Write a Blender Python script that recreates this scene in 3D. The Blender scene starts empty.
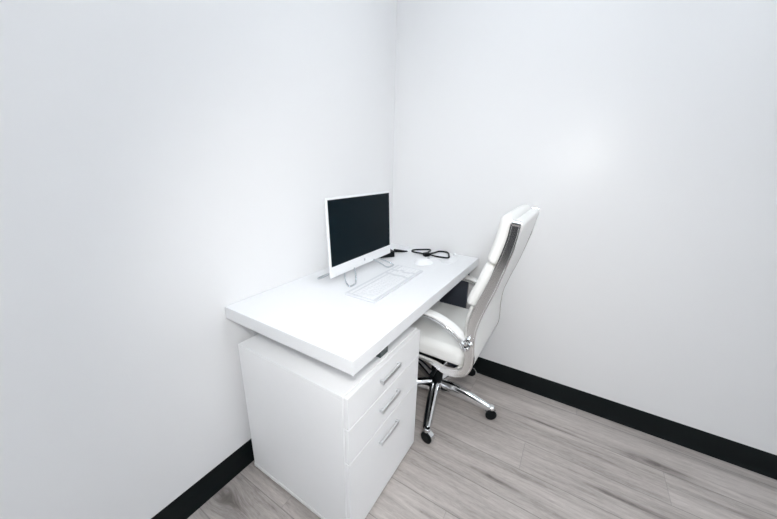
import bpy, bmesh, math, random
from mathutils import Vector, Matrix
C = bpy.context.scene.collection
PI = math.pi
random.seed(3)

# ------------------------------------------------------------------ materials
def mat(name, col, rough=.5, metal=0.0, spec=.5, bump=None, coat=0, aniso=0):
    m = bpy.data.materials.new(name); m.use_nodes = True
    nt = m.node_tree; b = nt.nodes['Principled BSDF']
    b.inputs['Base Color'].default_value = (*col, 1)
    b.inputs['Roughness'].default_value = rough
    b.inputs['Metallic'].default_value = metal
    b.inputs['Specular IOR Level'].default_value = spec
    b.inputs['Coat Weight'].default_value = coat
    if bump:
        sc, st, dist = bump
        tc = nt.nodes.new('ShaderNodeTexCoord'); n = nt.nodes.new('ShaderNodeTexNoise')
        n.inputs['Scale'].default_value = sc; n.inputs['Detail'].default_value = 4
        bp = nt.nodes.new('ShaderNodeBump'); bp.inputs['Strength'].default_value = st
        bp.inputs['Distance'].default_value = dist
        nt.links.new(tc.outputs['Object'], n.inputs['Vector'])
        nt.links.new(n.outputs['Fac'], bp.inputs['Height'])
        nt.links.new(bp.outputs['Normal'], b.inputs['Normal'])
        # a very slight mottling of the colour
        mx = nt.nodes.new('ShaderNodeMix'); mx.data_type = 'RGBA'
        mx.inputs[6].default_value = (*[c * .985 for c in col], 1)
        mx.inputs[7].default_value = (*col, 1)
        nt.links.new(n.outputs['Fac'], mx.inputs[0])
        nt.links.new(mx.outputs[2], b.inputs['Base Color'])
    return m

M = {}
M['paint'] = mat('white_wall_paint', (.815, .812, .812),   .30, spec=.23, bump=(260, .05, .0006))
M['ceiling'] = mat('ceiling_paint', (.82, .84, .87), .8, bump=(180, .1, .001))
M['base'] = mat('black_rubber_base', (.003, .0055, .0062), .45, spec=.2, bump=(120, .05, .0004))
M['laminate'] = mat('white_laminate', (.84, .845, .855), .38, spec=.3, bump=(60, .02, .0002))
M['cabinet'] = mat('white_cabinet_laminate', (.92, .92, .92), .5, spec=.3, bump=(60, .02, .0002))
M['trim_edge'] = mat('white_edge_band', (.88, .88, .87), .4, bump=(60, .02, .0002))
M['gap'] = mat('grey_inner_board', (.35, .35, .35), .6)
M['handle'] = mat('satin_nickel', (.82, .83, .84), .38, 1.0, bump=(400, .03, .0001))
M['bracket'] = mat('dark_steel', (.10, .12, .12), .38, .7, bump=(200, .04, .0002))
M['navy'] = mat('dark_navy_lacquer', (.058, .067, .088), .3, spec=.5, bump=(30, .02, .0004))
M['white_plastic'] = mat('white_plastic', (.84, .845, .855), .34, spec=.4, bump=(300, .02, .0001))
M['key_plastic'] = mat('keycap_plastic', (.84, .845, .855), .45, bump=(300, .02, .0001))
M['key_case'] = mat('keyboard_case_plastic', (.70, .71, .73), .4, bump=(300, .02, .0001))
M['screen'] = mat('dark_glass_screen', (.003, .0085, .012), .25, spec=.06)
M['silver'] = mat('brushed_silver', (.66, .69, .72), .25, 1.0, bump=(300, .03, .0001))
M['grey_mark'] = mat('grey_print', (.45, .46, .48), .4)
M['black_plastic'] = mat('black_plastic', (.004, .006, .007), .45, spec=.18, bump=(200, .04, .0002))
M['leather'] = mat('white_leather', (.86, .855, .83), .42, spec=.4, bump=(170, .25, .0012))
M['arm_leather'] = mat('white_arm_leather', (.86, .855, .84), .4, spec=.4, bump=(170, .15, .0008))
M['chrome'] = mat('polished_chrome', (.82, .83, .84), .12, 1.0, bump=(30, .03, .0006))
M['rail'] = mat('polished_aluminium', (.95, .945, .935), .15, 1.0, bump=(40, .05, .0008))
M['door'] = mat('added_dark_door', (.02, .022, .025), .4, bump=(60, .05, .0003))  # for the unseen door added as a dark reflection
M['jamb'] = mat('added_door_frame_paint', (.05, .05, .055), .4, bump=(60, .05, .0003))

def emis(name, col, s):
    m = bpy.data.materials.new(name); m.use_nodes = True
    b = m.node_tree.nodes['Principled BSDF']
    b.inputs['Base Color'].default_value = (.9, .9, .9, 1)
    b.inputs['Emission Color'].default_value = (*col, 1); b.inputs['Emission Strength'].default_value = s
    return m

def floor_mat():
    m = bpy.data.materials.new('grey_oak_vinyl_planks'); m.use_nodes = True
    nt = m.node_tree; N = nt.nodes; L = nt.links; b = N['Principled BSDF']
    def math_(op, a, c=None, d=None):
        n = N.new('ShaderNodeMath'); n.operation = op
        for i, v in enumerate((a, c, d)):
            if v is None: continue
            if isinstance(v, (int, float)): n.inputs[i].default_value = v
            else: L.new(v, n.inputs[i])
        return n.outputs[0]
    tc = N.new('ShaderNodeTexCoord'); sp = N.new('ShaderNodeSeparateXYZ')
    L.new(tc.outputs['Object'], sp.inputs[0]); X, Y = sp.outputs[0], sp.outputs[1]
    W, LEN = .165, 1.4
    ry = math_('DIVIDE', math_('ADD', Y, .06), W)
    row = math_('FLOOR', ry); fy = math_('FRACT', ry)
    rx = math_('DIVIDE', math_('ADD', X, math_('MULTIPLY', math_('FRACT', math_('ADD', math_('MULTIPLY', row, .618), .1357)), LEN)), LEN)
    # first row beneath the right-hand wall ends at x = 1.21
    col = math_('FLOOR', rx); fx = math_('FRACT', rx)
    cid = math_('ADD', math_('MULTIPLY', row, 17.3), math_('MULTIPLY', col, 5.17))
    wn2 = N.new('ShaderNodeTexWhiteNoise'); wn2.noise_dimensions = '1D'; L.new(cid, wn2.inputs['W'])
    pid = wn2.outputs[0]
    # knots bend the grain around them: (x, y, length, width)
    knots = [(1.49, -.197, .07, .026), (1.03, -.222, .06, .012), (.88, -.657, .06, .014), (.70, -.937, .08, .013),
             (.03, -1.305, .07, .045), (.14, -1.10, .12, .016), (1.95, -.55, .1, .03), (1.25, -1.1, .1, .03), (2.1, -1.3, .12, .03), (1.3, -.47, .09, .014)]
    warp = None; dark = None
    for kx, ky, a, c in knots:
        dx = math_('DIVIDE', math_('SUBTRACT', X, kx), a); dy = math_('DIVIDE', math_('SUBTRACT', Y, ky), c)
        r2 = math_('ADD', math_('MULTIPLY', dx, dx), math_('MULTIPLY', dy, dy))
        g = math_('POWER', 2.718, math_('MULTIPLY', r2, -.8))
        w = math_('MULTIPLY', math_('MULTIPLY', g, dy), c * 1.3)
        # a dark streak that runs on to the right of the knot
        dx2 = math_('DIVIDE', math_('SUBTRACT', X, kx + a * .8), a * 1.6); dy2 = math_('DIVIDE', math_('SUBTRACT', Y, ky), c * .75)
        s = math_('POWER', 2.718, math_('MULTIPLY', math_('ADD', math_('MULTIPLY', dx2, dx2), math_('MULTIPLY', dy2, dy2)), -1.0))
        warp = w if warp is None else math_('ADD', warp, w)
        dark = s if dark is None else math_('MAXIMUM', dark, s)
    Yw = math_('SUBTRACT', Y, warp)
    def noise(sx, sy, off, detail=5, rough=.6, dist=0):
        cb = N.new('ShaderNodeCombineXYZ')
        L.new(math_('MULTIPLY', X, sx), cb.inputs[0]); L.new(math_('MULTIPLY', Yw, sy), cb.inputs[1])
        L.new(math_('ADD', math_('MULTIPLY', pid, 40), off), cb.inputs[2])
        n = N.new('ShaderNodeTexNoise'); n.inputs['Scale'].default_value = 1; n.inputs['Detail'].default_value = detail
        n.inputs['Roughness'].default_value = rough; n.inputs['Distortion'].default_value = dist
        L.new(cb.outputs[0], n.inputs['Vector']); return n.outputs['Fac']
    big = noise(1.6, 20, 0, 4, .55, .5)
    mid = noise(6, 90, 3, 6, .7, .5)
    fine = noise(26, 480, 7, 3, .6)
    mott = noise(17, 55, 11, 6, .75, 1.6)
    v = math_('ADD', math_('MULTIPLY', big, .50), math_('ADD', math_('MULTIPLY', mid, .38), math_('MULTIPLY', fine, .22)))
    v = math_('ADD', v, math_('MULTIPLY', math_('SUBTRACT', mott, .5), .24))
    v = math_('SUBTRACT', v, math_('MULTIPLY', dark, math_('ADD', math_('MULTIPLY', mott, .52), -.06)))
    v = math_('ADD', v, math_('MULTIPLY', math_('SUBTRACT', pid, .42), .09))
    cr = N.new('ShaderNodeValToRGB'); e = cr.color_ramp.elements
    e[0].position = .22; e[0].color = (.103, .090, .081, 1)
    e[1].position = .74; e[1].color = (.63, .58, .545, 1)
    for p, c in ((.38, (.235, .208, .192, 1)), (.50, (.40, .36, .334, 1)), (.60, (.50, .455, .425, 1))):
        q = e.new(p); q.color = c
    L.new(v, cr.inputs[0])
    # plank joints
    ey = math_('MINIMUM', fy, math_('SUBTRACT', 1, fy)); ex = math_('MINIMUM', fx, math_('SUBTRACT', 1, fx))
    jy = math_('MULTIPLY', math_('LESS_THAN', ey, .011), 2); jx = math_('LESS_THAN', ex, .0012)
    j = math_('MAXIMUM', jy, jx)
    mx = N.new('ShaderNodeMix'); mx.data_type = 'RGBA'
    L.new(math_('MULTIPLY', j, .22), mx.inputs[0]); L.new(cr.outputs[0], mx.inputs[6]); mx.inputs[7].default_value = (.10, .095, .09, 1)
    L.new(mx.outputs[2], b.inputs['Base Color'])
    b.inputs['Roughness'].default_value = .48; b.inputs['Specular IOR Level'].default_value = .4
    bp = N.new('ShaderNodeBump'); bp.inputs['Strength'].default_value = .25; bp.inputs['Distance'].default_value = .001
    L.new(math_('SUBTRACT', v, math_('MULTIPLY', j, .5)), bp.inputs['Height']); L.new(bp.outputs['Normal'], b.inputs['Normal'])
    return m
M['floor'] = floor_mat()

# ------------------------------------------------------------------ helpers
def origin(p):
    o = Vector((0, 0, 0))
    while p is not None:
        o += p.location; p = p.parent
    return o

def obj(name, bm, m, parent=None, smooth=True, loc=None):
    """shapes are given in room coordinates; the mesh is stored relative to its thing's base"""
    base = origin(parent)
    own = Vector(loc) if loc is not None else base
    bmesh.ops.translate(bm, verts=bm.verts, vec=-own)
    bmesh.ops.recalc_face_normals(bm, faces=bm.faces)
    bm.normal_update()
    bm_flat = all(sum(abs(c) > .999 for c in f.normal) for f in sorted(bm.faces, key=lambda f: -f.calc_area())[:6])
    me = bpy.data.meshes.new(name); bm.to_mesh(me); bm.free()
    me.materials.append(M[m] if isinstance(m, str) else m)
    if smooth:
        flat = len(me.polygons) < 400 and bm_flat
        me.polygons.foreach_set('use_smooth', [not flat] * len(me.polygons))
        if not flat: me.set_sharp_from_angle(angle=math.radians(38))
    o = bpy.data.objects.new(name, me); C.objects.link(o)
    if parent is not None:
        o.parent = parent; o.location = own - base
    else:
        o.location = own
    return o

def thing(name, label, cat, loc, group=None):
    o = bpy.data.objects.new(name, None); C.objects.link(o); o.location = loc; o.empty_display_size = .1
    o['label'] = label; o['category'] = cat
    if group: o['group'] = group
    return o
def tag(o, label, cat, group=None):
    o['label'] = label; o['category'] = cat
    if group: o['group'] = group
    return o
def struct(o): o['kind'] = 'structure'; return o

def box(bm, a, b_, bev=0, seg=2):
    a = Vector(a); b_ = Vector(b_); t = bmesh.new()
    bmesh.ops.create_cube(t, size=1)
    s = b_ - a
    for v in t.verts: v.co = Vector((a[i] + (v.co[i] + .5) * s[i] for i in range(3)))
    if bev: bmesh.ops.bevel(t, geom=list(t.edges), offset=bev, segments=seg, affect='EDGES', profile=.5)
    merge(bm, t)
def merge(bm, t, mtx=None):
    if mtx is not None: bmesh.ops.transform(t, matrix=mtx, verts=t.verts)
    me = bpy.data.meshes.new('tmp'); t.to_mesh(me); t.free(); bm.from_mesh(me); bpy.data.meshes.remove(me)
def BB(a, b_, bev=0, seg=2):
    bm = bmesh.new(); box(bm, a, b_, bev, seg); return bm

def axis(lo, hi, r, n, k=4):
    r = min(r, (hi - lo) / 2 * .999)
    e = [r * (1 - math.tan(PI / 4 * (1 - i / k))) for i in range(k + 1)]
    return [lo + v for v in e] + [lo + r + (hi - lo - 2 * r) * i / n for i in range(1, n)] + [hi - v for v in reversed(e)]
def rbox(size, r, n=(4, 4, 4), k=4, fn=None):
    """rounded box centred on the origin, dense enough to be bent by fn"""
    bm = bmesh.new(); h = [s / 2 for s in size]
    A = [axis(-h[i], h[i], r, n[i], k) for i in range(3)]
    vs = {}
    def V(i, j, l):
        key = (i, j, l)
        if key not in vs:
            p = Vector((A[0][i], A[1][j], A[2][l]))
            rr = [min(r, h[q] * .999) for q in range(3)]
            q_ = Vector((max(-h[q] + rr[q], min(h[q] - rr[q], p[q])) for q in range(3)))
            d = p - q_
            dn = Vector((d[q] / rr[q] for q in range(3)))
            if dn.length > 1e-9:
                dn.normalize(); p = q_ + Vector((dn[q] * rr[q] for q in range(3)))
            vs[key] = bm.verts.new(fn(p) if fn else p)
        return vs[key]
    m_ = [len(a) - 1 for a in A]
    for ax in range(3):
        u, w = [q for q in range(3) if q != ax]
        for side in (0, m_[ax]):
            for i in range(m_[u]):
                for j in range(m_[w]):
                    q = []
                    for (di, dj) in ((0, 0), (1, 0), (1, 1), (0, 1)):
                        key = [0, 0, 0]; key[ax] = side; key[u] = i + di; key[w] = j + dj
                        q.append(V(*key))
                    bm.faces.new(q)
    return bm

def spline(pts, n=8):
    """Catmull-Rom through points of any dimension"""
    P = [tuple(p) for p in pts]; P = [tuple(2 * a - b for a, b in zip(P[0], P[1]))] + P + [tuple(2 * a - b for a, b in zip(P[-1], P[-2]))]
    out = []
    for i in range(1, len(P) - 2):
        for k in range(n):
            t = k / n
            out.append(tuple(.5 * (2 * b + (c - a) * t + (2 * a - 5 * b + 4 * c - d) * t * t + (3 * b - 3 * c + d - a) * t ** 3)
                             for a, b, c, d in zip(P[i - 1], P[i], P[i + 1], P[i + 2])))
    out.append(P[-2]); return out

def tube(bm, pts, r, seg=12, closed=False, radii=None):
    pts = [Vector(p) for p in pts]; n = len(pts); rings = []
    ref = Vector((0, 0, 1)); prev = None
    for i, p in enumerate(pts):
        if closed: t = pts[(i + 1) % n] - pts[(i - 1) % n]
        else: t = pts[min(i + 1, n - 1)] - pts[max(i - 1, 0)]
        t.normalize()
        if prev is None:
            a = ref if abs(t.dot(ref)) < .9 else Vector((1, 0, 0))
            u = (a - t * a.dot(t)).normalized()
        else: u = (prev - t * prev.dot(t)).normalized()
        prev = u; w = t.cross(u); rr = radii[i] if radii else r
        rings.append([bm.verts.new(p + (u * math.cos(2 * PI * k / seg) + w * math.sin(2 * PI * k / seg)) * rr) for k in range(seg)])
    m_ = n if closed else n - 1
    for i in range(m_):
        A, B = rings[i], rings[(i + 1) % n]
        for k in range(seg): bm.faces.new((A[k], A[(k + 1) % seg], B[(k + 1) % seg], B[k]))
    if not closed: bm.faces.new(rings[0][::-1]); bm.faces.new(rings[-1])

def lathe(bm, prof, p, ax=(0, 0, 1), seg=32):
    """prof: (radius, height) pairs turned about axis ax through p"""
    z = Vector(ax).normalized(); x = z.orthogonal().normalized(); y = z.cross(x); rings = []
    for r, h in prof:
        if r < 1e-6: rings.append([bm.verts.new(Vector(p) + z * h)])
        else: rings.append([bm.verts.new(Vector(p) + z * h + (x * math.cos(2 * PI * k / seg) + y * math.sin(2 * PI * k / seg)) * r) for k in range(seg)])
    for A, B in zip(rings, rings[1:]):
        for k in range(seg):
            a0, a1 = A[k % len(A)], A[(k + 1) % seg % len(A)]; b0, b1 = B[k % len(B)], B[(k + 1) % seg % len(B)]
            f = []
            for v in (a0, a1, b1, b0):
                if v not in f: f.append(v)
            if len(f) > 2: bm.faces.new(f)
    for R_ in (rings[0], rings[-1]):
        if len(R_) > 1: bm.faces.new(R_)

# ------------------------------------------------------------------ the room
RX, RY, RZ = 2.75, -3.6, 2.7
T = .1
struct(obj('floor', BB((-T, RY - T, -T), (RX + T, T, 0)), 'floor', smooth=False))
struct(obj('ceiling', BB((-T, RY - T, RZ), (RX + T, T, RZ + T)), 'ceiling', smooth=False))
struct(obj('wall_left', BB((-T, RY, 0), (0, 0, RZ)), 'paint', smooth=False))
struct(obj('wall_back', BB((-T, 0, 0), (RX + T, T, RZ)), 'paint', smooth=False))
struct(obj('wall_right', BB((RX, RY, 0), (RX + T, 0, RZ)), 'paint', smooth=False))
DX0, DX1, DZ = .15, 1.25, 2.1  # unseen dark door added so the chair rail has something dark to reflect
bm = BB((-T, RY - T, 0), (DX0, RY, RZ)); box(bm, (DX1, RY - T, 0), (RX + T, RY, RZ)); box(bm, (DX0, RY - T, DZ), (DX1, RY, RZ))
struct(obj('wall_front', bm, 'paint', smooth=False))
d = struct(obj('added_door', BB((DX0 + .04, RY - .07, .004), (DX1 - .04, RY - .03, DZ - .04)), 'door', smooth=False))
bm = BB((DX0, RY - .09, 0), (DX0 + .04, RY + .012, DZ)); box(bm, (DX1 - .04, RY - .09, 0), (DX1, RY + .012, DZ)); box(bm, (DX0 + .04, RY - .09, DZ - .04), (DX1 - .04, RY + .012, DZ))
obj('added_door_frame', bm, 'jamb', d, smooth=False)
bm = bmesh.new(); tube(bm, [(DX1 - .10, RY - .03, 1), (DX1 - .10, RY + .02, 1), (DX1 - .22, RY + .022, 1)], .009); obj('added_door_handle', bm, 'silver', d)

# rubber wall base: flat face with a small coved toe
def base_run(name, p0, p1, nrm):
    prof = [(0, 0), (.008, 0), (.008, .003), (.005, .008), (.003, .018), (.0018, .03), (.0018, .111), (.001, .113), (0, .113)]
    bm = bmesh.new(); rings = []
    for p in (p0, p1):
        rings.append([bm.verts.new((p[0] + nrm[0] * t, p[1] + nrm[1] * t, z)) for t, z in prof])
    for k in range(len(prof)):
        q = (k + 1) % len(prof); bm.faces.new((rings[0][k], rings[0][q], rings[1][q], rings[1][k]))
    bm.faces.new(rings[0]); bm.faces.new(rings[1][::-1])
    struct(obj(name, bm, 'base', smooth=True))
base_run('baseboard_left', (0, RY), (0, 0), (1, 0))
base_run('baseboard_back', (.008, 0), (RX - .008, 0), (0, -1))
base_run('baseboard_right', (RX, 0), (RX, RY), (-1, 0))
base_run('baseboard_front', (DX1, RY), (RX, RY), (0, 1))

# ------------------------------------------------------------------ desk
H, TH, W, L = .75, .0466, .5913, 1.1708
CZ = .6076
desk = thing('desk', 'white laminate desk with thick floating top, pushed into the room corner', 'desk', (.30, -.6, 0))
obj('tabletop', BB((.002, -L, H - TH), (W, -.003, H), .0008, 1), 'laminate', desk)
for y, bxe in ((-.949, .535), (-.765, .16)):
    br = obj('bracket', BB((.06, y, CZ + .0005), (bxe, y + .049, H - TH - .0002), .002), 'bracket', desk)
    br['label'] = 'dark steel bracket'
lg = obj('leg', BB((.03, -.032, .001), (.552, -.0145, H - TH - .0002), .001), 'navy', desk)
lg['label'] = 'dark navy end panel'

# ------------------------------------------------------------------ drawer cabinet
x0, x1, ya, yb, z0 = .0435, .5626, -1.1654, -.6894, .014
cab = thing('drawer_cabinet', 'white three-drawer cabinet standing on the floor under the desk end', 'cabinet', ((x0 + x1) / 2, (ya + yb) / 2, 0))
FT = .018
bm = BB((x0, ya, z0 + .016), (x1 - FT, ya + .016, CZ - .016), .0008)         # near side
box(bm, (x0, yb - .016, z0 + .016), (x1 - FT, yb, CZ - .016), .0008)           # far side
box(bm, (x0, ya + .016, z0 + .016), (x0 + .006, yb - .016, CZ - .016))
obj('carcass', bm, 'cabinet', cab)
obj('top_panel', BB((x0, ya, CZ - .016), (x1 - FT + .0005, yb, CZ), .001), 'cabinet', cab)
bb_ = obj('bottom_panel', BB((x0 - .001, ya - .002, z0), (x1 - FT, yb + .002, z0 + .016), .001), 'trim_edge', cab)
seams = [(.492, CZ - .0015), (.356, .4895), (z0 + .001, .3535)]
for (a, b_), hz in zip(seams, (.557, .436, .293)):
    dr = obj('drawer', BB((x1 - FT + .0015, ya + .002, a), (x1, yb - .002, b_), .0015), 'cabinet', cab)
    bm = BB((.571, -.994, hz - .0105), (.578, -.872, hz + .0045), .001)
    for yy in (-.994, -.878): box(bm, (x1 - .0005, yy, hz - .009), (.572, yy + .006, hz + .003), .0006)
    hd = obj('handle', bm, 'handle', dr); hd['label'] = 'satin metal bar handle'
obj('inner_box', BB((x0 + .01, ya + .018, z0 + .02), (x1 - FT - .001, yb - .018, CZ - .02)), 'gap', cab)
for fx in (x0 + .05, x1 - .06):
    for fy in (ya + .04, yb - .04):
        bm = bmesh.new(); lathe(bm, [(.012, .0), (.016, .003), (.016, z0)], (fx, fy, 0), seg=20); obj('foot', bm, 'black_plastic', cab)

# ------------------------------------------------------------------ all-in-one computer
P0 = Vector((.2065, -.827, .7950)); yaw, tilt = -.0113, .0401; MW, MH, BZ, CH = .4835, .3308, .009, .0473
mu = Vector((math.sin(yaw), math.cos(yaw), 0)); mn0 = Vector((math.cos(yaw), -math.sin(yaw), 0))
mup = Vector((0, 0, 1)) * math.cos(tilt) - mn0 * math.sin(tilt); mn = mu.cross(mup)
if mn.dot(mn0) < 0: mn = -mn
def mp(a, t, o): return P0 + mu * a + mup * t + mn * o
pc = thing('computer', 'white all-in-one computer with black screen standing on the desk', 'computer', (.16, -.588, H))
def mfn(cx, ct, co): return lambda p: mp(cx + p.x, ct + p.y, co + p.z)
obj('housing', rbox((MW, MH, .009), .003, (2, 2, 1), 3, mfn(MW / 2, MH / 2, -.0045)), 'white_plastic', pc)
def bulge(p):
    return mp(MW / 2 + p.x, .165 + p.y, -.030 + p.z)
obj('rear_cover', rbox((.36, .24, .034), .016, (4, 4, 2), 4, bulge), 'white_plastic', pc)
obj('screen', rbox((MW - 2 * BZ, MH - BZ - CH, .0022), .0008, (1, 1, 1), 2, mfn(MW / 2, (MH - BZ + CH) / 2, .0002)), 'screen', pc)
bm = bmesh.new()
zax = mn
lathe(bm, [(.0048, 0), (.0062, .0), (.0062, .0005), (.0048, .0005)], mp(MW / 2, CH * .5, 0), zax, 24)
o_ = obj('emblem', bm, 'grey_mark', pc); o_['label'] = 'small round grey emblem'
obj('side_tab', rbox((.004, .012, .006), .0015, (1, 1, 1), 2, mfn(MW + .001, CH + .004, -.004)), 'grey_mark', pc)
# wire stand: hinge block behind the chin, two splayed wire feet and a rear foot bar
neck = mp(MW / 2, .03, -.03)
st = obj('stand', rbox((.16, .03, .014), .004, (2, 1, 1), 3, mfn(MW / 2, .030, -.024)), 'silver', pc)
st['label'] = 'silver wire stand'
r_w = .0036; zt = H + r_w + .0013
def foot(s):
    c = -.588
    pts = [(.170, c + s * .050, .820), (.222, c + s * .095, .785), (.250, c + s * .128, zt + .001), (.262, c + s * .156, zt), (.256, c + s * .183, zt),
           (.228, c + s * .172, .768), (.195, c + s * .135, .792), (.165, c + s * .075, .822)]
    bm = bmesh.new(); tube(bm, spline(pts, 8), r_w, 10); return bm
for s in (-1, 1): obj('wire_foot', foot(s), 'silver', st)
bm = bmesh.new()
tube(bm, spline([(.16, -.66, .81), (.115, -.70, .775), (.088, -.75, zt), (.084, -.778, zt), (.078, -.75, zt), (.078, -.588, zt), (.078, -.43, zt), (.084, -.40, zt), (.088, -.43, zt), (.115, -.476, .775), (.16, -.516, .81)], 8), r_w, 10)
obj('rear_foot', bm, 'silver', st)

# ------------------------------------------------------------------ keyboard
K0 = Vector((.2955, -.847, H)); KA = (Vector((.434, -.405, 0)) - Vector((.4415, -.839, 0))); KL = KA.length
ky = KA.normalized(); kx = Vector((ky.y, -ky.x, 0)); KD = .143
kb = thing('keyboard', 'slim white keyboard lying on the desk in front of the computer', 'keyboard', (K0 + kx * KD / 2 + ky * KL / 2))
def kp(d_, l, z): return K0 + kx * d_ + ky * l + Vector((0, 0, z))
def kslope(d_): return .0125 - .004 * d_ / KD      # a little lower at the typist's edge
obj('case', rbox((KD, KL, .008), .003, (2, 2, 1), 3, lambda p: kp(KD / 2 + p.x, KL / 2 + p.y, (kslope(KD / 2 + p.x)) * (p.z / .008 + .5) + .0006)), 'key_case', kb)
bm = bmesh.new()
rows = 6; pitch = .0185
for r in range(rows):
    d0 = .014 + r * .0195
    hgt = .013 if r == 0 else .0183
    l = .010
    while l < KL - .012:
        gapz = [(.290, .298), (.352, .360)]
        w = pitch - .0012
        if r == 5 and .095 < l < .11: w = .105
        if r in (2, 3, 4) and l < .012: w = .024 + .004 * r
        w = min(w, KL - .008 - l)
        if not any(a - .012 < l < b_ for a, b_ in gapz):
            t = rbox((hgt, w, .003), .0012, (1, 1, 1), 1, lambda p: kp(d0 + hgt / 2 + p.x, l + w / 2 + p.y, kslope(d0) - .0003 + p.z))
            merge(bm, t)
        l += w + .0012
obj('keys', bm, 'key_plastic', kb)
for l in (.03, KL - .03):
    obj('rubber_foot', BB(kp(.02, l - .006, 0), kp(.03, l + .006, .0012)), 'grey_mark', kb)

# ------------------------------------------------------------------ mouse
mc = Vector((.374, -.287, H)); md = Vector((.54, .84, 0)).normalized(); mdx = Vector((-md.y, md.x, 0))
ms = thing('mouse', 'small white computer mouse on the desk beyond the keyboard', 'mouse', mc)
def mouse_pt(u, v, z): return mc + mdx * u + md * v + Vector((0, 0, z))
bm = bmesh.new(); nu, nv = 28, 12; rings = []
for j in range(nv + 1):
    ph = PI / 2 * j / nv; ring = []
    for i in range(nu):
        a = 2 * PI * i / nu; ca, sa = math.cos(a), math.sin(a)
        ex = .8
        u = .035 * math.copysign(abs(ca) ** ex, ca) * math.cos(ph) ** .7; v = .055 * math.copysign(abs(sa) ** ex, sa) * math.cos(ph) ** .7
        z = .0015 + .030 * math.sin(ph) ** .9 * (1 - .25 * (v / .055))
        ring.append(bm.verts.new(mouse_pt(u, v, z)) if j < nv else None)
    rings.append(ring)
top = bm.verts.new(mouse_pt(0, 0, .0315))
for j in range(nv - 1):
    for i in range(nu): bm.faces.new((rings[j][i], rings[j][(i + 1) % nu], rings[j + 1][(i + 1) % nu], rings[j + 1][i]))
for i in range(nu): bm.faces.new((rings[nv - 1][i], rings[nv - 1][(i + 1) % nu], top))
bm.faces.new(rings[0])
obj('shell', bm, 'white_plastic', ms)
bm = bmesh.new(); lathe(bm, [(.0055, -.003), (.007, -.002), (.007, .002), (.0055, .003)], mouse_pt(0, .030, .0255), mdx, 20)
wl = obj('scroll_wheel', bm, 'grey_mark', ms); wl['label'] = 'grey scroll wheel'

# ------------------------------------------------------------------ power adapter and cables
ad = thing('power_adapter', 'black box-shaped power adapter lying on the desk behind the screen edge', 'adapter', (.145, -.245, H))
e1 = (Vector((.136, -.334, 0)) - Vector((.183, -.269, 0))).normalized(); e2 = Vector((-e1.y, e1.x, 0))
if e2.y < 0: e2 = -e2
a0 = Vector((.185, -.270, H))
def afn(p): return a0 + e1 * (.05 + p.x) + e2 * (.036 + p.y) + Vector((0, 0, .0175 + p.z))
obj('body', rbox((.10, .072, .034), .004, (1, 1, 1), 3, afn), 'black_plastic', ad)
bm = bmesh.new(); pts = spline([(.150, -.215, H + .020), (.165, -.185, H + .014), (.180, -.155, H + .008), (.192, -.132, H + .005)], 6)
tube(bm, pts, .01, 12, radii=[.011 - .0075 * i / (len(pts) - 1) for i in range(len(pts))]); obj('cord', bm, 'black_plastic', ad)

bc = thing('power_cable', 'black folded power cable in two loops near the back of the desk', 'cable', (.33, -.12, H))
r_c = .0048; zc = H + r_c + .0004
bm = bmesh.new()
tube(bm, spline([(.325, -.155, zc + .004), (.290, -.135, zc + .003), (.245, -.125, zc), (.215, -.115, zc), (.208, -.092, zc), (.222, -.068, zc), (.258, -.045, zc + .002), (.288, -.026, zc + .002),
                 (.300, -.034, zc), (.308, -.065, zc + .002), (.318, -.105, zc + .009), (.330, -.130, zc + .009)], 8), r_c, 10)
tube(bm, spline([(.322, -.150, zc + .006), (.335, -.110, zc + .004), (.343, -.060, zc), (.352, -.022, zc), (.375, -.012, zc), (.400, -.014, zc), (.418, -.035, zc), (.436, -.075, zc), (.449, -.108, zc),
                 (.440, -.126, zc), (.410, -.130, zc), (.375, -.138, zc + .002), (.330, -.148, zc + .010)], 8), r_c, 10)
obj('cord', bm, 'black_plastic', bc)
def bfn(p):
    q = Vector((.327, -.150, zc + .0065)); ax = Vector((.5, .8, 0)).normalized(); ay = Vector((-ax.y, ax.x, 0))
    return q + ax * p.x + ay * p.y + Vector((0, 0, p.z))
obj('plug', rbox((.034, .028, .021), .004, (1, 1, 1), 3, bfn), 'black_plastic', bc)

wc = thing('white_cable', 'thin white cable looping on the desk beside the black cable', 'cable', (.45, -.15, H))
r2 = .0022; zw = H + r2 + .0003
bm = bmesh.new()
tube(bm, spline([(.462, -.040, zw), (.480, -.055, zw), (.496, -.100, zw), (.508, -.150, zw), (.500, -.195, zw), (.475, -.215, zw), (.445, -.200, zw), (.425, -.170, zw), (.400, -.160, zw), (.38, -.175, zw)], 8), r2, 8)
obj('cord', bm, 'white_plastic', wc)
obj('connector', rbox((.018, .030, .009), .002, (1, 1, 1), 2, lambda p: Vector((.456 + p.x - p.y * .5, -.028 + p.y, H + .0051 + p.z))), 'white_plastic', wc)
wp = thing('white_plug', 'short white plug lying between the adapter and the black cable', 'plug', (.19, -.11, H))
obj('plug_body', rbox((.026, .018, .013), .003, (1, 1, 1), 2, lambda p: Vector((.196 + p.x, -.108 + p.y, H + .0071 + p.z))), 'white_plastic', wp)
obj('cord', (lambda b: (tube(b, spline([(.184, -.108, zw + .005), (.160, -.09, zw), (.130, -.07, zw), (.09, -.05, zw)], 6), r2, 8), b)[1])(bmesh.new()), 'white_plastic', wp)

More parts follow.
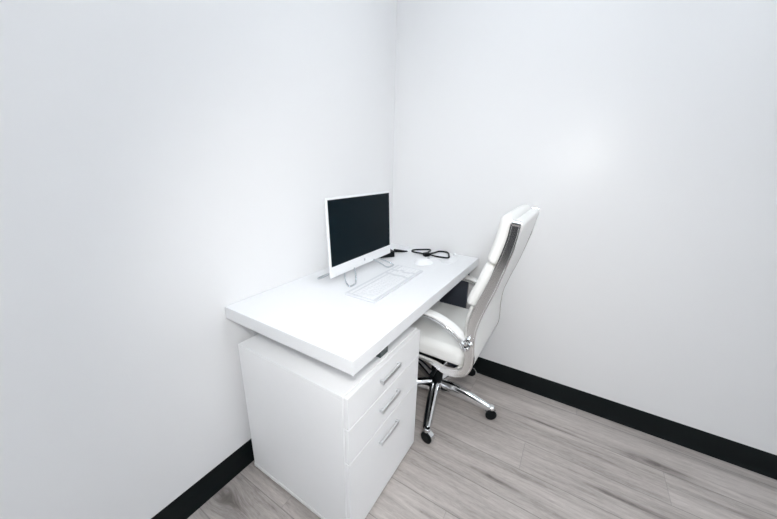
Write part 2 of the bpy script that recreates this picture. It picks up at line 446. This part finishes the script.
# ------------------------------------------------------------------ office chair
CX, CY = .52, -.34
ch = thing('office_chair', 'white leather high-back swivel chair with chrome frame, tucked under the desk', 'chair', (CX, CY, 0))
YN, YF = -.595, -.124
CEN = [(.8590, 1.066, .036), (.852, 1.005, .036), (.834, .925, .038), (.804, .82, .042), (.770, .72, .045), (.750, .64, .043), (.746, .57, .041), (.749, .51, .040),
       (.749, .455, .038), (.731, .411, .036), (.692, .390, .035), (.645, .386, .031), (.600, .400, .020), (.55, .406, .011), (.45, .410, .010), (.34, .414, .010), (.29, .406, .011), (.278, .388, .011)]
prof = spline(CEN, 8)
def frame_at(i):
    a = prof[max(i - 1, 0)]; b_ = prof[min(i + 1, len(prof) - 1)]
    t = Vector((b_[0] - a[0], 0, b_[1] - a[1])).normalized(); n = Vector((-t.z, 0, t.x))   # points to the back and underside
    return t, -n if n.x < 0 and i < len(prof) // 2 else n
# consistent outward normal: back side (+x) on the backrest, underside (-z) below the seat
def nrm(i):
    a = prof[max(i - 1, 0)]; b_ = prof[min(i + 1, len(prof) - 1)]
    t = Vector((b_[0] - a[0], 0, b_[1] - a[1])).normalized()
    return Vector((-t.z, 0, t.x))
arc = [0]
for a, b_ in zip(prof, prof[1:]): arc.append(arc[-1] + math.hypot(b_[0] - a[0], b_[1] - a[1]))
def on_prof(s):
    """point and outward normal at arc length s from the top of the back (extrapolated above it)"""
    if s <= 0:
        n = nrm(0); t = Vector((-n.z, 0, n.x)) ; t = Vector((prof[1][0] - prof[0][0], 0, prof[1][1] - prof[0][1])).normalized()
        return Vector((prof[0][0], 0, prof[0][1])) + t * s, n, prof[0][2]
    for i in range(len(arc) - 1):
        if s <= arc[i + 1]:
            f = (s - arc[i]) / (arc[i + 1] - arc[i])
            p = Vector((prof[i][0], 0, prof[i][1])).lerp(Vector((prof[i + 1][0], 0, prof[i + 1][1])), f)
            n = nrm(i).lerp(nrm(i + 1), f).normalized(); w = prof[i][2] * (1 - f) + prof[i + 1][2] * f
            return p, n, w
    i = len(prof) - 1
    return Vector((prof[i][0], 0, prof[i][1])), nrm(i), prof[i][2]
def s_at_z(z):
    for i in range(len(prof)):
        if prof[i][1] <= z: return arc[i]
def rail(y, th=.020):
    bm = bmesh.new(); R = []
    bev = .0035
    for i, p in enumerate(prof):
        n = nrm(i); c = Vector((p[0], 0, p[1])); w = p[2] / 2; b_ = min(bev, w * .4); h = th / 2
        ring = []
        rim = min(.005, w * .45); dp = .0025 if w > .008 else 0      # the outer face is a shallow channel
        o = []
        for (u, v) in ((-w, -h + b_ * .6), (-w + b_ * .6, -h), (-w + rim, -h), (-w + rim + .002, -h + dp), (w - rim - .002, -h + dp), (w - rim, -h), (w - b_ * .6, -h), (w, -h + b_ * .6)): o.append((u, v))
        for (u, v) in o + [(-u_, -v_) for u_, v_ in o]:
            q = c + n * u; ring.append(bm.verts.new((q.x, y + v, q.z)))
        R.append(ring)
    for A, B in zip(R, R[1:]):
        for k in range(16): bm.faces.new((A[k], A[(k + 1) % 16], B[(k + 1) % 16], B[k]))
    bm.faces.new(R[0]); bm.faces.new(R[-1][::-1]); return bm
for y in (YN, YF):
    rl = obj('side_rail', rail(y), 'rail', ch); rl['label'] = 'polished metal side rail'
    # bolted end cap at the top of the rail
    s_ = 1 if y == YF else -1
    p, n, w = on_prof(.004)
    bm = bmesh.new(); q = p + n * 0
    tube(bm, [(q.x - .014, y, q.z + .006), (q.x + .016, y, q.z + .003)], .011, 14)
    obj('end_cap', bm, 'chrome', rl)
# leather sling between the rails: backrest and seat underside in one band
sA = -.006; sB = next(arc[i] for i in range(len(prof)) if prof[i][0] < .70 and prof[i][1] < .45)
mid_y = (YN + YF) / 2; half = (YF - YN) / 2 - .0105
def sling_fn(p):
    s = (p.x + (sB - sA) / 2) + sA
    c, n, w = on_prof(s)
    # thickness follows the rail's depth so that the leather sits flush with its back edge
    off = (w / 2 - .0015) * (p.z / .015) if s > .03 else (w / 2 + .0035) * (p.z / .015)
    q = c + n * off
    return Vector((q.x, mid_y + p.y, q.z))
obj('back_sling', rbox((sB - sA, 2 * half, .030), .012, (110, 6, 1), 5, sling_fn), 'leather', ch)
obj('seat_pan', BB((.31, YN + .05, .392), (.66, YF - .05, .410), .004), 'black_plastic', ch)
# padded cushions on the front of the back
def pad(name, sa, sb, thick, r, wdt, dip=0, off0=0.0):
    Ls = sb - sa
    def fn(p):
        s = (sa + sb) / 2 + p.x; c, n, w = on_prof(s)
        e = 1 - (abs(p.y) / (wdt / 2)) ** 4 * .12
        d_ = w / 2 - .004 + off0 + (p.z + thick / 2) * e
        q = c - n * d_
        return Vector((q.x, mid_y + p.y, q.z))
    return obj(name, rbox((Ls, wdt, thick), r, (14, 12, 2), 6, fn), 'leather', ch)
s90, s71, s56 = s_at_z(.893), s_at_z(.70), s_at_z(.50)
pad('back_cushion', -.020, s90 - .001, .053, .026, 2 * half - .004)
pad('back_cushion', s90 + .001, s71 - .001, .050, .022, 2 * half - .004)
pad('back_cushion', s71 + .001, s56, .026, .012, 2 * half - .03)
# top roll behind the head cushion
# seat cushion
def seat_fn(p):
    x = .503 + p.x; y = mid_y + p.y; dome = .010 * (1 - (p.x / .23) ** 2) * (1 - (p.y / .25) ** 2) if p.z > 0 else 0
    front = -.018 * max(0, (-p.x - .12) / .11) ** 2
    return Vector((x, y, .4490 + p.z + dome + front))
obj('seat_cushion', rbox((.446, 2 * half - .004, .086), .034, (12, 12, 2), 7, seat_fn), 'leather', ch)

# armrests
ARM = [(.738, .545), (.722, .572), (.690, .604), (.640, .630), (.585, .646), (.53, .650), (.47, .648), (.425, .636), (.395, .605), (.385, .56), (.392, .50), (.42, .44), (.455, .418)]
def band(path, y, w, t0, t1, r):
    """strap of width w (in y) laid along an x-z path, from offset t0 to t1 above it"""
    pr = spline(path, 8); bm = bmesh.new(); R = []
    for i, p in enumerate(pr):
        a = pr[max(i - 1, 0)]; b_ = pr[min(i + 1, len(pr) - 1)]
        t = Vector((b_[0] - a[0], 0, b_[1] - a[1])).normalized(); n = Vector((t.z, 0, -t.x))
        ring = []; hw = w / 2; hm = (t1 - t0) / 2; cm = (t1 + t0) / 2
        k = 16
        fade = min(1, .35 + min(i, len(pr) - 1 - i) / 6) if r else 1
        for j in range(k):
            an = 2 * PI * (j + .5) / k; ca, sa = math.cos(an), math.sin(an); e_ = .45
            u = math.copysign(abs(ca) ** e_, ca) * hw * fade; v = math.copysign(abs(sa) ** e_, sa) * hm * fade
            q = Vector((p[0], 0, p[1])) + n * (cm + v); ring.append(bm.verts.new((q.x, y + u, q.z)))
        R.append(ring)
    for A, B in zip(R, R[1:]):
        for j in range(len(A)): bm.faces.new((A[j], A[(j + 1) % len(A)], B[(j + 1) % len(A)], B[j]))
    bm.faces.new(R[0]); bm.faces.new(R[-1][::-1]); return bm
PADP = [p for p in ARM[1:8]]
for y, s in ((YN - .024, -1), (YF + .024, 1)):
    ar = obj('armrest', band(ARM, y, .036, -.015, 0, 0), 'chrome', ch); ar['label'] = 'chrome armrest loop'
    wp_ = .044
    pp = obj('arm_pad', band(PADP, y, wp_, -.001, .014, 1), 'arm_leather', ar); pp['label'] = 'white leather arm pad'
    bm = bmesh.new()
    for (bx, bz, rr) in ((.734, .564, .0095), (.742, .541, .0095)):
        lathe(bm, [(rr * .7, 0), (rr, .002), (rr, .022), (rr * .8, .025), (0, .026)], (bx, (y + .013 * s) - .0 if s < 0 else y - .013 + .026, bz), (0, s * -1 if s > 0 else 1, 0), 20)
    obj('arm_bolt', bm, 'chrome', ar)
    bm = bmesh.new(); box(bm, (.722, min(y + .012 * s, y - .017 * s), .548), (.740, max(y + .012 * s, y - .017 * s), .562), .002)
    obj('clamp', bm, 'black_plastic', ar)
    # front end of the arm fixed to the rail by a chrome stud
    bm = bmesh.new(); tube(bm, [(.455, y, .414), (.455, y - .026 * s, .412)], .008, 12); obj('arm_stud', bm, 'chrome', ar)

# under the seat: two bridges, tilt mechanism, lever, column
bm = bmesh.new()
for bx in (.44, .62):
    tube(bm, [(bx, YN + .002, .385 if bx > .5 else .392), (bx, YN + .06, .372), (bx, mid_y, .366), (bx, YF - .06, .372), (bx, YF - .002, .385 if bx > .5 else .392)], .013, 12)
obj('seat_bridge', bm, 'chrome', ch)
bm = BB((.40, CY - .075, .318), (.66, CY + .075, .399), .012, 3)
box(bm, (.45, CY - .055, .285), (.60, CY + .055, .325), .01, 3)
obj('tilt_mechanism', bm, 'black_plastic', ch)
bm = bmesh.new(); tube(bm, spline([(.56, CY - .06, .335), (.575, CY - .13, .325), (.58, CY - .20, .322)], 5), .005, 10)
tube(bm, [(.58, CY - .19, .322), (.581, CY - .245, .320)], .010, 12)
lv = obj('lever', bm, 'black_plastic', ch); lv['label'] = 'black height lever'
bm = bmesh.new(); lathe(bm, [(.014, .16), (.014, .30)], (CX, CY, 0), seg=24); obj('gas_piston', bm, 'chrome', ch)
bm = bmesh.new(); lathe(bm, [(.028, .06), (.030, .062), (.031, .17), (.035, .172), (.035, .29), (.024, .292)], (CX, CY, 0), seg=28); obj('gas_column', bm, 'black_plastic', ch)
bm = bmesh.new(); lathe(bm, [(.030, .062), (.040, .066), (.043, .080), (.043, .100), (.036, .112), (.029, .114)], (CX, CY, 0), seg=32); obj('base_hub', bm, 'chrome', ch)

# five-star base with casters
angs = [-74.5, 1.3, 71.6, 144, 216]
RC = .303
sw = {0: (-100, 0), 1: (-62, 0), 2: (-80, 0), 3: (30, 0), 4: (120, 0)}     # bearing of each caster's axle
def leg_bm(a):
    d_ = Vector((math.cos(a), math.sin(a), 0)); s = Vector((-d_.y, d_.x, 0)); bm = bmesh.new(); R = []
    path = spline([(.030, .106, .023, .030), (.09, .110, .023, .027), (.17, .103, .021, .024), (.24, .089, .019, .020), (RC - .012, .077, .016, .016), (RC + .010, .069, .011, .012)], 5)
    for r, z, hw, hh in path:
        ring = []
        for (u, v) in ((-hw, -hh), (-hw, -.2 * hh), (-hw * .72, .55 * hh), (-hw * .35, .9 * hh), (0, hh), (hw * .35, .9 * hh), (hw * .72, .55 * hh), (hw, -.2 * hh), (hw, -hh)):
            q = Vector((CX, CY, z - .012)) + d_ * r + s * u + Vector((0, 0, v)); ring.append(bm.verts.new(q))
        R.append(ring)
    for A, B in zip(R, R[1:]):
        for k in range(len(A)): bm.faces.new((A[k], A[(k + 1) % len(A)], B[(k + 1) % len(A)], B[k]))
    bm.faces.new(R[0]); bm.faces.new(R[-1][::-1])
    return bm
WR = .0285
for i, ad_ in enumerate(angs):
    a = math.radians(ad_); d_ = Vector((math.cos(a), math.sin(a), 0)); RC = .312 if i == 0 else .306; e = Vector((CX, CY, 0)) + d_ * RC
    lg_ = obj('base_leg', leg_bm(a), 'chrome', ch)
    s_v = Vector((-d_.y, d_.x, 0)); bm = bmesh.new(); R = []  # black strip put where the chrome leg would mirror dark surroundings
    for rr, zt_, hw in ((.03, .078, .025), (.10, .080, .024 if i == 0 else .019), (.18, .073, .022 if i == 0 else .017), (.25, .060, .019 if i == 0 else .014), (RC - .015, .052, .014 if i == 0 else .011)):
        c_ = Vector((CX, CY, .011 if i == 0 else .006)) + d_ * rr - s_v * (.008 if i == 0 else .003)
        R.append([bm.verts.new(c_ + s_v * u + Vector((0, 0, z_))) for u, z_ in ((-hw, zt_ - .004), (-hw * .8, zt_ - .012), (hw * .8, zt_ - .012), (hw, zt_ - .004), (hw * .7, zt_ + .012), (-hw * .7, zt_ + .014))])
    for A, B in zip(R, R[1:]):
        for k in range(6): bm.faces.new((A[k], A[(k + 1) % 6], B[(k + 1) % 6], B[k]))
    bm.faces.new(R[0]); bm.faces.new(R[-1][::-1])
    lc_ = obj('leg_dark_reflection', bm, 'black_plastic', lg_); lc_['label'] = 'black strip standing in for the dark reflection on the leg'
    bm = bmesh.new()
    lathe(bm, [(.012, .050), (.0155, .054), (.0155, .072), (.012, .076), (.005, .077)], e, seg=20)
    cs = obj('caster', bm, 'chrome', ch)
    ax = Vector((math.cos(math.radians(sw[i][0])), math.sin(math.radians(sw[i][0])), 0)); tr = Vector((-ax.y, ax.x, 0))
    if i == 1: tr = -tr * .2
    if i == 0: tr = tr * .3
    wc_ = e + tr * .016 + Vector((0, 0, WR + .0005))
    # hood: an arched shell over the wheels
    bm = bmesh.new(); nseg = 14; Rg = []
    for k in range(nseg + 1):
        th = math.radians(-20 + 200 * k / nseg)
        o_r = WR + .0045; i_r = WR + .0015
        dirv = tr.normalized() * math.cos(th) + Vector((0, 0, 1)) * math.sin(th)
        Rg.append([bm.verts.new(wc_ + dirv * rr + ax * yy) for rr, yy in ((i_r, -.012), (o_r, -.012), (o_r, .012), (i_r, .012))])
    for A, B in zip(Rg, Rg[1:]):
        for k in range(4): bm.faces.new((A[k], A[(k + 1) % 4], B[(k + 1) % 4], B[k]))
    bm.faces.new(Rg[0]); bm.faces.new(Rg[-1][::-1])
    obj('caster_hood', bm, 'chrome', cs)
    for sgn in (-1, 1):
        bm = bmesh.new()
        lathe(bm, [(.006, 0), (WR - .003, .0), (WR, .002), (WR, .013), (WR - .003, .0155), (WR * .6, .0165), (.004, .0155), (0, .0155)], wc_ + ax * sgn * .0025, ax * sgn, 28)
        obj('wheel', bm, 'black_plastic', cs)

# ------------------------------------------------------------------ lights of the room
M['lamp'] = emis('lamp_diffuser', (.875, .94, 1), 15.5)
def ceiling_lamp(lx, ly, label, hx=.30, hy=.60):
    cl = thing('ceiling_light', label, 'light', (lx, ly, RZ - .03), 'ceiling light panels')
    bm = bmesh.new()
    for a, b_ in (((-hx, -hy), (hx, -hy + .015)), ((-hx, hy - .015), (hx, hy)), ((-hx, -hy + .015), (-hx + .015, hy - .015)), ((hx - .015, -hy + .015), (hx, hy - .015))):
        box(bm, (lx + a[0], ly + a[1], RZ - .03), (lx + b_[0], ly + b_[1], RZ - .0002), .002)
    obj('frame', bm, 'white_plastic', cl)
    obj('diffuser', BB((lx - hx + .0155, ly - hy + .0155, RZ - .022), (lx + hx - .0155, ly + hy - .0155, RZ - .004)), 'lamp', cl)
ceiling_lamp(2.1, -2.8, 'long white ceiling light panel near the door end of the room')
ceiling_lamp(.85, -.85, 'added small square light panel brightening the upper walls above the desk corner', .24, .24)  # added lamp without a known fixture, lifts the upper walls near the corner

ld = bpy.data.lights.new('camera_flash', 'SPOT'); ld.spot_size = math.radians(108); ld.spot_blend = 1; ld.shadow_soft_size = .07; ld.energy = 31.5; ld.color = (1, .985, .965)
lo = bpy.data.objects.new('camera_flash', ld); C.objects.link(lo)

w = bpy.data.worlds.new('world'); bpy.context.scene.world = w; w.use_nodes = True
w.node_tree.nodes['Background'].inputs[0].default_value = (.8, .85, .9, 1); w.node_tree.nodes['Background'].inputs[1].default_value = .05

# ------------------------------------------------------------------ camera
y_, p_, r_ = map(math.radians, (31.5065, -17.1198, 1.1568))
f = Vector((-math.sin(y_) * math.cos(p_), math.cos(y_) * math.cos(p_), math.sin(p_)))
rt = Vector((math.cos(y_), math.sin(y_), 0)); up = rt.cross(f)
r2_ = rt * math.cos(r_) + up * math.sin(r_); u2 = -rt * math.sin(r_) + up * math.cos(r_)
cd = bpy.data.cameras.new('camera'); cam = bpy.data.objects.new('camera', cd); C.objects.link(cam)
cd.sensor_width = 36; cd.sensor_fit = 'HORIZONTAL'; cd.lens = 306.6856 / 777 * 36; cd.clip_start = .02
Mx = Matrix((r2_, u2, -f)).transposed().to_4x4(); Mx.translation = Vector((1.0335, -1.722, 1.2528)); cam.matrix_world = Mx
bpy.context.scene.camera = cam
lo.matrix_world = Matrix.Translation(Vector((1.0335, -1.722, 1.2528)) + u2 * .14 + rt * .0 - f * .02) @ Mx.to_3x3().to_4x4() @ Matrix.Rotation(math.radians(-9), 4, 'X') @ Matrix.Rotation(math.radians(-8), 4, 'Y')

vs = bpy.context.scene.view_settings
vs.view_transform = 'Standard'; vs.look = 'None'; vs.exposure = .07; vs.gamma = 1; vs.use_curve_mapping = False
cy = bpy.context.scene.cycles
cy.max_bounces = 16; cy.diffuse_bounces = 12
